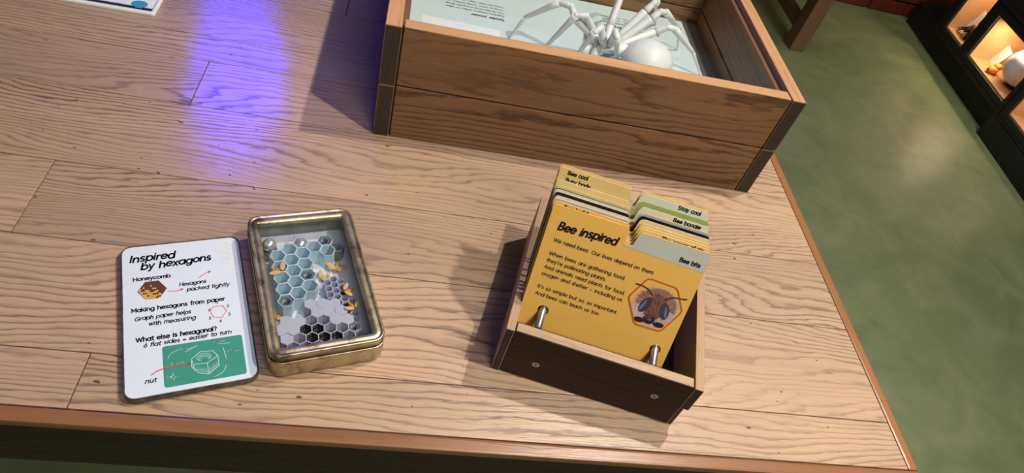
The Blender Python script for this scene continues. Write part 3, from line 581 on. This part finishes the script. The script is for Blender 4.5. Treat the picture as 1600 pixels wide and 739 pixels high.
for s, x, y, wd in (('Hexagons', -.0060, .0350, .0285), ('packed tightly', .0015, .0262, .0455), ('Graph paper helps', -.0525, -.0058, .0560), ('with measuring', -.0392, -.0146, .0470), ('6 flat sides = easier to turn', -.0450, -.0418, .0875), ('nut', -.0450, -.0865, .0105)):
    strokes(bm, textlines(s, x, y, wd, .0050, .01, **HW), .0010, Z)
for s, x, y in (('1', .0303, .0022), ('2', .0412, -.0042), ('3', .0416, -.0162), ('4', .0318, -.0240), ('5', .0212, -.0182), ('6', .0216, -.0062)): strokes(bm, textlines(s, x, y, .0022, .0038, 0, .1), .0007, Z)
link('lettering', bm, M_['ink'], ld)
bm = bmesh.new()
def arrow(p, head=.0028, th=.0009, z=Z):
    bm = bmesh.new(); strokes(bm, [p], th, z); x, y = p[-1]; x0, y0 = p[-2]; a = math.atan2(y - y0, x - x0)
    strokes(bm, [[(x - head * math.cos(a - .5), y - head * math.sin(a - .5)), (x, y), (x - head * math.cos(a + .5), y - head * math.sin(a + .5))]], th, z); link('printed_arrow', bm, M_['red'], ld)
arrow([(-.0180, .0300), (-.0120, .0288), (-.0070, .0290), (-.0022, .0305)]); arrow([(.0153, .0434), (.0180, .0462), (.0220, .0490), (.0285, .0514)])
strokes(bm, [closed([(.0270, -.0010), (.0370, -.0012), (.0405, -.0095), (.0345, -.0178), (.0262, -.0152), (.0232, -.0062)])], .0008, Z)
arrow([(-.0384, -.0775), (-.0330, -.0742), (-.0260, -.0722), (-.0170, -.0712), (-.0100, -.0712), (-.0025, -.0722)], th=.0011, z=.0104)
link('hexagon_outline', bm, M_['red'], ld)
bm = bmesh.new(); prism(bm, rr(.0400, .0255, .003, 4, .0127, -.0702), .0094, .0097); link('green_panel', bm, M_['teal'], ld)
bm = bmesh.new(); Z2 = .0100
NT = [(-.0009, -.0662), (.0110, -.0577), (.0253, -.0652), (.0265, -.0738), (.0143, -.0793), (.0005, -.0735)]
top = [(.0000, -.0665), (.0085, -.0590), (.0215, -.0600), (.0262, -.0675), (.0150, -.0745), (.0015, -.0735)]
strokes(bm, [closed(top), [top[0], (-.0002, -.0770), (.0060, -.0850), (.0155, -.0885), (.0262, -.0800), top[3]], [(.0015, -.0735), (.0020, -.0815)], [top[4], (.0155, -.0885)], [(-.0002, -.0770), (.0155, -.0745)][:1]], .0005, Z2, 0, 6)
strokes(bm, [arc(.0122, -.0662, .0072, .0046, 0, 360, 20), arc(.0124, -.0672, .0058, .0036, 0, 360, 20), arc(.0126, -.0680, .0046, .0026, 0, 180, 10)], .0004, Z2, 0, 6)
for k in range(34):
    x = .0012 + k * .00074; t_ = (x - .0012) / .0138 if x < .0150 else 1 - (x - .0150) / .0112
    y0 = (-.0742 - .0006 * t_) if x < .0150 else (-.0680 - .0068 * t_); y1 = (-.0800 - .0080 * t_) if x < .0150 else (-.0805 - .0075 * t_)
    strokes(bm, [[(x, y0 + (y1 - y0) * (.45 + .1 * (k % 3))), (x, y1)]], .00016, Z2, 0, 4)
strokes(bm, [[(.0320, -.0575), (.0345, -.0735)], [(-.0185, -.0800), (-.0180, -.0885)], [(.0270, -.0525), (.0395, -.0535)], [(-.0050, -.0560), (.0070, -.0500)], arc(-.0100, -.0640, .0130, .0120, 90, 165, 8), arc(.0180, -.0800, .0150, .0130, -80, -5, 8)], .00045, Z2, 0, 6)
for s, x, y in (('0.5 mm', .0360, -.0655), ('0.8 mm', .0230, -.0505), ('0.8 mm', -.0100, -.0530), ('0.8 mm', -.0200, -.0690), ('0.4mm', -.0250, -.0855)): strokes(bm, textlines(s, x, y, .0115, .0026, .03, .2), .00038, Z2, 0, 6)
link('chalk_drawing', bm, M_['chalk'], ld)
bm = bmesh.new()
hc = (-.0338, .0343)
for i in range(-6, 7):
    for j in range(-6, 7):
        x = hc[0] + i * .00215 ; y = hc[1] + j * .00186 * 1.08 ; x += (j % 2) * .00108
        dx, dy = abs(x - hc[0]), abs(y - hc[1])
        if dx > .0148 or dy > .0128 or dx * .866 + dy * .5 > .0130: continue
        yel = math.sin(i * 1.7 + j * .9) + math.sin(j * 2.3 - i * .8) + (-(y - hc[1]) - (x - hc[0]) * .5) * 170
        flat(bm, hexpts(.00108, PI / 2, x, y), Z + .0002, 1 if yel > .7 else 0)
flat(bm, [(hc[0] + .0150 * math.cos(k * PI / 3), hc[1] + .0138 * math.sin(k * PI / 3)) for k in range(6)], Z, 2)
link('honeycomb_picture', bm, [M_['honeyb'], M_['honeyy'], plain('honey_dark_line', (.05, .02, .01), .5)], ld)
bm = bmesh.new()
for i in range(7):
    for j in range(8):
        x = .0605 - i * .0071 ; y = .0990 - j * .0082 - (i % 2) * .0041
        if j > 7 - i * 1.6 + .3 or x < .010: continue
        if abs(x) > .058 or y > .096: continue
        strokes(bm, [closed(hexpts(.0043, 0, x, y))], .00030, Z, 0, 4)
link('pale_comb_pattern', bm, M_['honeyline'], ld)

# ------------------------------------------------------------------ open tin of hexagons
TA = math.radians(18.2); TC = (-.0609, .5232, 0)
tn = thing('window_tin', 'tarnished gold rectangular tin with a glass window over hexagon models', 'tin', TC, TA)
bm = bmesh.new(); rrsweep(bm, .0638, .1045, .0150, [(.004, 0), (.001, .001), (0, .004), (-.0003, .0265), (-.0003, .0285), (.0006, .0292), (.0014, .0285), (.0018, .004), (.0018, .0020)], close_start=True, close_end=True, mis=[0, 0, 0, 0, 0, 0, 1, 1, 1])
link('tin_body', bm, [M_['tin'], M_['tininside']], tn)
bm = bmesh.new(); rrsweep(bm, .0628, .1035, .0140, [(.0006, .0270), (.0006, .0360), (-.0002, .0385), (-.0002, .0405), (.0008, .0416), (.0022, .0414), (.0032, .0402), (.0048, .0400), (.0062, .0412), (.0110, .0402), (.0125, .0385), (.0128, .0360), (.0110, .0330), (.0028, .0325), (.0026, .0270)], loop=True)
link('window_frame', bm, M_['tin'], tn)
bm = bmesh.new(); box(bm, -.0510, .0510, -.0917, .0917, .0348, .0358); link('glass_window', bm, M_['glass'], tn)
gp = thing('graph_sheet', 'graph paper lining the bottom of the gold tin', 'paper', (TC[0], TC[1], .0021), TA)
bm = bmesh.new(); prism(bm, rr(.0600, .1010, .008), 0, .0006); link('paper', bm, M_['graph'], gp)
FZT = .0028
def tin_pt(x, y, z=FZT): return (TC[0] + x * math.cos(TA) - y * math.sin(TA), TC[1] + x * math.sin(TA) + y * math.cos(TA), z)
def honey_cell(bm, cx, cy, r, h, th, rot, mi=0, tilt=0):
    o = hexpts(r, rot, cx, cy); i_ = hexpts(r - th, rot, cx, cy)
    a = [bm.verts.new((x, y, 0)) for x, y in o]; b2 = [bm.verts.new((x, y, h)) for x, y in o]; c = [bm.verts.new((x, y, h)) for x, y in i_]; d = [bm.verts.new((x, y, 0)) for x, y in i_]
    for A, B in ((a, b2), (b2, c), (c, d), (d, a)):
        for k in range(6): f = bm.faces.new((A[k], A[(k + 1) % 6], B[(k + 1) % 6], B[k])); f.material_index = mi
ph = thing('paper_honeycomb', 'pale blue paper honeycomb of large open cells in the gold tin', 'paper model', tin_pt(0, 0), TA)
Ob, av, bv = (-.0190, .0237), (.0148, -.0086), (0, .0171)
blue = [(1, 3), (2, 3), (3, 4), (0, 2), (1, 2), (3, 3), (-1, 1), (0, 1), (1, 1), (-1, 0), (0, 0), (1, 0), (-1, -1), (0, -1), (1, -1), (-1, -2), (0, -2), (-1, -3), (-2, -1)]
def bp_(i, j): return (Ob[0] + i * av[0] + j * bv[0], Ob[1] + i * av[1] + j * bv[1])
blue = blue[:-1]
for (i, j) in blue:
    x, y = bp_(i, j); bm = bmesh.new(); honey_cell(bm, 0, 0, .00985, .0225, .0007, 0); link('cell', bm, M_['bluepaper'], ph, loc=(x, y, 0))
x, y = bp_(3, 4); bm = bmesh.new(); box(bm, .0052, .0056, .0087, .0150, 0, .0230); link('loose_flap', bm, M_['bluepaper'], ph, loc=(x, y, 0))
x, y = bp_(1, 3); bm = bmesh.new(); box(bm, -.0052, -.0048, .0087, .0150, 0, .0230); link('loose_flap', bm, M_['bluepaper'], ph, loc=(x, y, 0))
sc_ = thing('small_paper_honeycomb', 'cluster of small lavender paper cells on the right inside the gold tin', 'paper model', tin_pt(0, 0), TA)
small = []
for (x, y) in ((.0256, .0095), (.0334, .0050), (.0334, -.0040), (.0256, .0005), (.0178, .0050), (.0178, -.0040), (.0256, -.0085), (.0178, -.0130), (.0334, -.0130), (.0256, -.0175), (.0178, -.0220), (.0256, -.0265), (.0334, -.0220), (.0178, -.0310), (.0256, -.0355), (.0334, -.0310), (.0412, -.0265), (.0412, -.0355), (.0334, -.0400), (.0256, -.0445), (.0412, -.0445)):
    bm = bmesh.new(); honey_cell(bm, 0, 0, .0051, .014, .0006, 0); link('cell', bm, M_['lavpaper'], sc_, loc=(x, y, 0)); small.append((x, y))
wc = thing('grey_paper_honeycomb', 'lilac-grey paper honeycomb with closed white cells at the near end of the tin', 'paper model', tin_pt(0, 0), TA)
O2, u2, v2 = (-.0183, -.0590), (.0135, -.0017), (.0053, -.0125)
def gpz(m_, n_): return (O2[0] + m_ * u2[0] + n_ * v2[0], O2[1] + m_ * u2[1] + n_ * v2[1])
rotw = math.atan2(u2[1], u2[0]) + PI / 6
openc = [(0, 0), (1, 0), (0, 1), (1, 1), (2, 1), (1, -1), (2, -1), (2, 0), (3, 0), (4, 0), (-1, 1), (3, 1), (4, 1), (-1, 2), (0, 2), (1, 2), (-2, 2)]
black = [(0, 0), (1, 0), (0, 1), (1, 1), (2, 1)]
caps = [(-1, 0), (-1, -1), (0, -1), (2, -2), (3, -2), (3, -1), (3, -3), (4, -1), (4, -2), (-2, 1), (2, -3), (-2, 0), (4, -3)]
for c_ in openc:
    x, y = gpz(*c_)
    if abs(x) > .051 or y < -.0905: continue
    bm = bmesh.new(); honey_cell(bm, 0, 0, .00785, .017, .0006, rotw)
    link('cell', bm, M_['whitepaper'] , wc, loc=(x, y, 0))
    if c_ in black:
        bm = bmesh.new(); honey_cell(bm, 0, 0, .0071, .0169, .0003, rotw); o = link('black_lining', bm, M_['blackpaper'], wc, loc=(x, y, 0))
for c_ in caps:
    x, y = gpz(*c_)
    if abs(x) > .054: continue
    bm = bmesh.new(); prism(bm, hexpts(.0078, rotw), 0, .0172 + random.uniform(-.001, .001)); link('closed_cell', bm, M_['whitepaper'], wc, loc=(x, y, 0))
def nut(x, y, z, r, h, hole, rot, label, matn='steel', group=None):
    t = thing('hexagon_nut', label, 'nut', tin_pt(x, y, z), TA, group or 'steel nuts inside the gold tin'); bm = bmesh.new(); n = 24
    hx = []
    for k in range(n):
        a = 2 * PI * k / n; q = (a % (PI / 3)) - PI / 6; rr_ = r * math.cos(PI / 6) / math.cos(q); hx.append((rr_ * math.cos(a + rot), rr_ * math.sin(a + rot)))
    def ring(f, z_): return [bm.verts.new((f * px, f * py, z_)) for px, py in hx]
    def cir(rd, z_): return [bm.verts.new((rd * math.cos(2 * PI * k / n + rot), rd * math.sin(2 * PI * k / n + rot), z_)) for k in range(n)]
    R = [ring(1, 0), ring(1, h * .9), ring(.93, h), cir(hole * 1.15, h), cir(hole, h * .88), cir(hole * .94, h * .5), cir(hole, 0)]
    for A, B in zip(R, R[1:] + R[:1]):
        for k in range(n): bm.faces.new((A[k], A[(k + 1) % n], B[(k + 1) % n], B[k]))
    link('nut_body', bm, M_[matn], t)
    bm = bmesh.new(); honey = []
    for k in range(4): tube(bm, [(hole * .96 * math.cos(a), hole * .96 * math.sin(a), h * (.2 + .17 * k) + .0001 * a) for a in [2 * PI * q / 16 for q in range(17)]], [hole * .06] * 17, 4, False)
    link('thread', bm, M_[matn], t); return t
x, y = bp_(2, 3); nut(.0240, .0655, FZT + .0140, .0082, .008, .0046, 0, 'steel nut at the far end of the tin, just right of the celled ball')
for (ij, lab) in (((1, 0), 'steel nut set in the blue paper cell at the centre of the tin'), ((-1, -3), 'steel nut in the nearest blue paper cell at the left of the tin')):
    x, y = bp_(*ij); nut(x, y, FZT + .0125, .0085, .0085, .0046, 0, lab)
nut(.0385, .0560, FZT, .0098, .019, .0052, 0, 'tall dark-holed steel nut in the far right corner inside the tin', 'steel')
x, y = gpz(4, 0); nut(x, y, FZT + .010, .0068, .006, .0036, rotw, 'small bright nut at the near right end inside the tin')
for k, (c_, lab) in enumerate((((0, 0), 'dark nut in the left cell of the three black-lined cells'), ((1, 0), 'dark nut in the right cell of the three black-lined cells'), ((0, 1), 'dark nut in the nearest of the three grouped black-lined cells'), ((1, 1), 'dark nut half hidden by the near rim, left one'), ((2, 1), 'dark nut half hidden by the near rim, right one'))):
    x, y = gpz(*c_); nut(x, y, FZT + .004, .0060, .006, .0030, rotw, lab, 'darksteel')
for k, (c_, lab) in enumerate(((8, 'tiny nut in a lavender cell beside the upper orange bee'), (9, 'tiny nut in a lavender cell below and left of the upper orange bee'), (10, 'tiny nut in the leftmost lavender cell of the tiny-nut row'), (11, 'tiny nut in a lavender cell right of the leftmost tiny nut'), (13, 'tiny nut in a lavender cell on the left edge of the lower cluster'), (14, 'tiny bright nut in a lavender cell left of the lower bee'), (15, 'tiny nut in the lavender cell directly behind the lower bee'))):
    x, y = small[c_]; nut(x, y, FZT + .006, .0042, .0055, .0020, 0, lab, 'darksteel' if k % 2 == 0 else 'steel')
def sball(x, y, z, r, lab): 
    bm = bmesh.new(); ball(bm, (0, 0, 0), r, u=32, v=20); o = link('steel_ball', bm, M_['chrome'], None, True, tin_pt(x, y, z)); tag(o, lab, 'ball', 'steel balls inside the gold tin')
x, y = -.0410, .0690
t = thing('steel_pot', 'short round steel cup under the ball in the far left corner of the tin', 'cup', tin_pt(x, y, FZT), TA)
bm = bmesh.new(); tube(bm, [(0, 0, 0), (0, 0, .013)], [.0092, .0092], 24); link('cup_body', bm, M_['steel'], t)
sball(x, y, FZT + .013 + .0084, .0084, 'shiny steel ball in the far left corner inside the tin')
x, y = bp_(1, 3); sball(x + .0002, y, FZT + .0185, .0082, 'shiny steel ball resting in a blue paper cell at the far end of the tin')
def bee(x, y, z, rz, label, orange=True, s=1.0):
    t = thing('paper_bee', label, 'bee model', tin_pt(x, y, z), TA + rz, 'bee models inside the gold tin')
    bm = bmesh.new(); ball(bm, (0, 0, .0022 * s), .0026 * s, (1.7, 1, .85), 14, 8); ball(bm, (.0052 * s, 0, .0024 * s), .0018 * s, (1, 1, 1), 12, 8); link('bee_body', bm, M_['beeb'] if orange else M_['beew'], t)
    for sg in (-1, 1):
        bm = bmesh.new(); rot = Matrix.Rotation(sg * .55, 4, 'X') @ Matrix.Rotation(-sg * 1.0, 4, 'Z')
        ball(bm, (-.001 * s, sg * .0048 * s, .0050 * s), .0048 * s, (1.05, .50, .10), 16, 8, Matrix.Rotation(sg * .9, 4, 'Z')); link('wing', bm, M_['beew'], t)
x, y = bp_(-2, 1)
bee(-.0365, .0285, FZT + .0165, 2.3, 'orange-brown bee model perched on the left edge of the blue honeycomb', s=1.35)
bee(.0170, .0225, FZT, .4, 'tan bee model on graph paper, right of the central nut', False, 1.15)
bee(.0345, .0345, FZT, 1.1, 'tan bee model partly shaded on graph paper near the right wall of the tin', False, 1.5)
bee(.0385, -.0135, FZT + .0142, .1, 'orange bee model on the small lavender cells, upper of two', True, 1.15)
bee(.0390, -.0375, FZT + .0142, 2.0, 'orange bee model on the small lavender cells, nearer of two', True, 1.15)
bee(-.0440, -.0260, FZT, .8, 'pale tan bee model flat on graph paper at the left wall of the tin', False, 1.1)

# ------------------------------------------------------------------ white-rimmed tray at the far left
a0 = Vector((-.3936, 1.0537)); tr = thing('white_tray', 'white-rimmed tray with a teal printed sheet at the far left of the table', 'tray', (-.3936, 1.0537, 0), 0.02)
TW, TH = .235, .16
def trp(x, y): return (x, y)
bm = bmesh.new(); rrsweep(bm, TW / 2, TH / 2, .005, [(.0008, 0), (0, .001), (0, .0052), (.0008, .006), (.0062, .006), (.0068, .0050), (.0070, .0018)], close_start=True, close_end=True, mis=[0, 0, 0, 0, 0, 0, 1])
link('tray_rim', bm, [M_['white'], M_['darkin']], tr, loc=(-TW / 2, TH / 2, 0))
bm = bmesh.new(); prism(bm, rr(TW / 2 - .0085, (TH - .026) / 2, .003, 4, -TW / 2, TH / 2 + .0065), .0019, .0030); link('printed_card', bm, M_['white'], tr)
bm = bmesh.new(); flat(bm, [(-.030 + .0125 * math.cos(t), .026 + .0105 * math.sin(t)) for t in [2 * PI * k / 24 for k in range(24)]], .0032); flat(bm, [(-.034, .0145), (-.024, .0140), (-.023, .020), (-.036, .020)], .00325); link('teal_shape', bm, M_['tealpaint'], tr)

# ------------------------------------------------------------------ wooden table beyond, one leg in view
ot = thing('side_table', 'brown wooden table beyond the display box, square leg on the green floor', 'table', (1.0, 2.86, FZ))
boxo('leg', (.838, .914, 0, .085, 0, .70), M_['stool'], ot, bev=.004); boxo('leg', (-.65, -.574, 0, .085, 0, .70), M_['stool'], ot, bev=.004)
boxo('leg', (.838, .914, .50, .585, 0, .70), M_['stool'], ot, bev=.004); boxo('leg', (-.65, -.574, .50, .585, 0, .70), M_['stool'], ot, bev=.004)
boxo('stretcher', (.855, .897, .085, .50, .07, .125), M_['stool'], ot, bev=.003)
boxo('tabletop', (-.72, .97, -.06, .64, .70, .735), M_['stool'], ot, bev=.003)

# ------------------------------------------------------------------ cabinet with lit niches
KA = math.atan2(-.9968, -.0797)
cab = thing('niche_cabinet', 'black cabinet with pine-lined lit niches along the right wall', 'cabinet', (2.775, 3.175, FZ), KA)
# local x = along the front towards the viewer's right, local y = into the room side? -> depth is +y
def cz(z): return z - FZ
sgn = 1
DEP = .34; P0 = -.04
boxo('plinth', (-.30, .742, 0, DEP, 0, cz(-.622)), M_['plinth'], cab, bev=.002)
boxo('plinth', (.742, 1.9, -.05, DEP, 0, cz(-.640)), M_['plinth'], cab, bev=.002)
def niche(x0, x1, z0, z1, lit=True, fr=.055, front=P0):
    # frame boards, butted, with a raised lip
    bm = bmesh.new()
    box(bm, x0, x0 + fr, front, DEP, z0, z1, bev=.003); link('frame_board', bm, M_['black'], cab)
    bm = bmesh.new(); box(bm, x1 - .018, x1, front, DEP, z0, z1, bev=.003); link('frame_board', bm, M_['black'], cab)
    bm = bmesh.new(); box(bm, x0 + fr, x1 - .018, front, DEP, z0, z0 + .050, bev=.003); link('frame_board', bm, M_['black'], cab)
    bm = bmesh.new(); box(bm, x0 + fr, x1 - .018, front, DEP, z1 - .034, z1, bev=.003); link('frame_board', bm, M_['black'], cab)
    bm = bmesh.new(); box(bm, x0 + .010, x0 + .016, front - .006, front, z0 + .01, z1 - .01); box(bm, x0 + .016, x1 - .020, front - .006, front, z0 + .012, z0 + .018); link('frame_moulding', bm, M_['black'], cab)
    mat = M_['niche'] if lit else M_['black']; a, c = x0 + fr, x1 - .018; b0, b1 = z0 + .050, z1 - .034; t_ = .006  # unlit niches get black linings, their shade painted in
    boxo('lining_floor', (a, c, front + .012, DEP, b0, b0 + t_), mat, cab); boxo('lining_side', (a, a + t_, front + .012, DEP, b0 + t_, b1 - t_), mat, cab); boxo('lining_side', (c - t_, c, front + .012, DEP, b0 + t_, b1 - t_), mat, cab)
    boxo('lining_top', (a, c, front + .012, DEP, b1 - t_, b1), mat, cab); boxo('lining_back', (a + t_, c - t_, DEP - .16 if lit else DEP - t_, DEP - .154 if lit else DEP, b0 + t_, b1 - t_), mat, cab)
niche(.008, .279, cz(-.634), cz(-.20)); niche(.281, .738, cz(-.634), cz(-.331)); niche(.740, 1.22, cz(-.648), cz(-.331), front=P0 - .004)
niche(.281, .738, cz(-.329), cz(-.02), lit=False, fr=.03); niche(.740, 1.22, cz(-.329), cz(-.02), lit=False, fr=.03)
def kp(x, y, z): return (2.775 + x * math.cos(KA) - y * math.sin(KA), 3.175 + x * math.sin(KA) + y * math.cos(KA), z)
def nlamp(x, y, z, p, sx=.12):
    d = bpy.data.lights.new('niche_lamp', 'AREA'); d.shape = 'RECTANGLE'; d.size = sx; d.size_y = .02; d.energy = p; d.color = (1.0, .78, .50)
    o = bpy.data.objects.new('niche_lamp', d); COL.objects.link(o); o.location = kp(x, y, z); o.rotation_euler = (0, 0, KA)
nlamp(.165, .05, -.250, .9, .08); nlamp(.50, .03, -.380, 1.5, .22); nlamp(.98, .03, -.380, .5, .20)
# contents of niches (floor of the lining at z = -.578)
NF = -.578 + .0005
NF = -.634 + .050 + .006
def leaning_card(x, y, w_, h_, tilt, rz, label):
    o = thing('info_card', label, 'card', kp(x, y, NF), KA + rz, 'info cards in the lit niches')
    bm = bmesh.new(); box(bm, -w_ / 2, w_ / 2, -.0015, .0015, 0, h_, bev=.0005)
    bmesh.ops.rotate(bm, cent=(0, 0, 0), matrix=Matrix.Rotation(-tilt, 3, 'X'), verts=bm.verts[:]); link('card_sheet', bm, M_['white'], o)
    bm = bmesh.new(); rr3 = Matrix.Rotation(-tilt, 3, 'X')
    for k in range(6):
        z_ = h_ * (.85 - k * .12); vv = [(-w_ * .4, -.0019, z_), (w_ * (.38 - .1 * (k % 3)), -.0019, z_), (w_ * (.38 - .1 * (k % 3)), -.0019, z_ - .0022), (-w_ * .4, -.0019, z_ - .0022)]
        bm.faces.new([bm.verts.new(rr3 @ Vector(p)) for p in vv])
    link('lettering', bm, plain('grey_print', (.55, .50, .46), .6), o)
leaning_card(.372, .070, .105, .100, .32, -.35, 'white info card leaning behind the orange object in the lit niche')
leaning_card(.098, .045, .065, .130, .25, -.35, 'tall white info card leaning behind the dark feather in the far niche')
bm = bmesh.new(); ball(bm, (0, 0, .018), .022, (1.3, 1.0, .8), 12, 8); ball(bm, (.018, .004, .034), .018, (1.2, 1, .8), 10, 7)
rq = random.Random(2)
for v in bm.verts: v.co += Vector((rq.uniform(-.003, .003), rq.uniform(-.003, .003), rq.uniform(-.002, .003)))
o = link('orange_model', bm, M_['orangeobj'], None, True, kp(.478, .015, NF)); tag(o, 'small bright orange lumpy model on the pine floor of the lit niche', 'model')
o = thing('white_sphere', 'large matt white ball resting on a dark ring in the lit niche', 'ball', kp(.565, .080, NF))
bm = bmesh.new(); ball(bm, (0, 0, .094), .086, u=40, v=24); link('ball_body', bm, M_['sphere'], o)
bm = bmesh.new(); tube(bm, [(0, 0, 0), (0, 0, .012)], [.030, .026], 20); link('dark_ring', bm, M_['black'], o)
o = thing('feather_specimen', 'dark spiky feathery specimen with a brown tip in the far lit niche', 'specimen', kp(.165, .020, NF), KA)
rq = random.Random(4)
bm = bmesh.new()
for k in range(12):
    a = PI + rq.uniform(-.5, .35); L = rq.uniform(.05, .095); tube(bm, [(.01, rq.uniform(-.01, .01), .045), (.01 + L * .5 * math.cos(a), rq.uniform(-.015, .015), .04 + rq.uniform(-.01, .01)), (.01 + L * math.cos(a), rq.uniform(-.02, .02), .028 + rq.uniform(-.024, .012))], [.007, .006, .0012], 6)
tube(bm, [(.01, 0, 0), (.01, 0, .045)], [.012, .008], 8); link('spikes', bm, M_['feather'], o)
bm = bmesh.new(); ball(bm, (.018, 0, .066), .022, (1.1, .8, 1.1), 12, 8)
for v in bm.verts: v.co += Vector((rq.uniform(-.003, .003),) * 3)
link('brown_tip', bm, M_['featherb'], o)
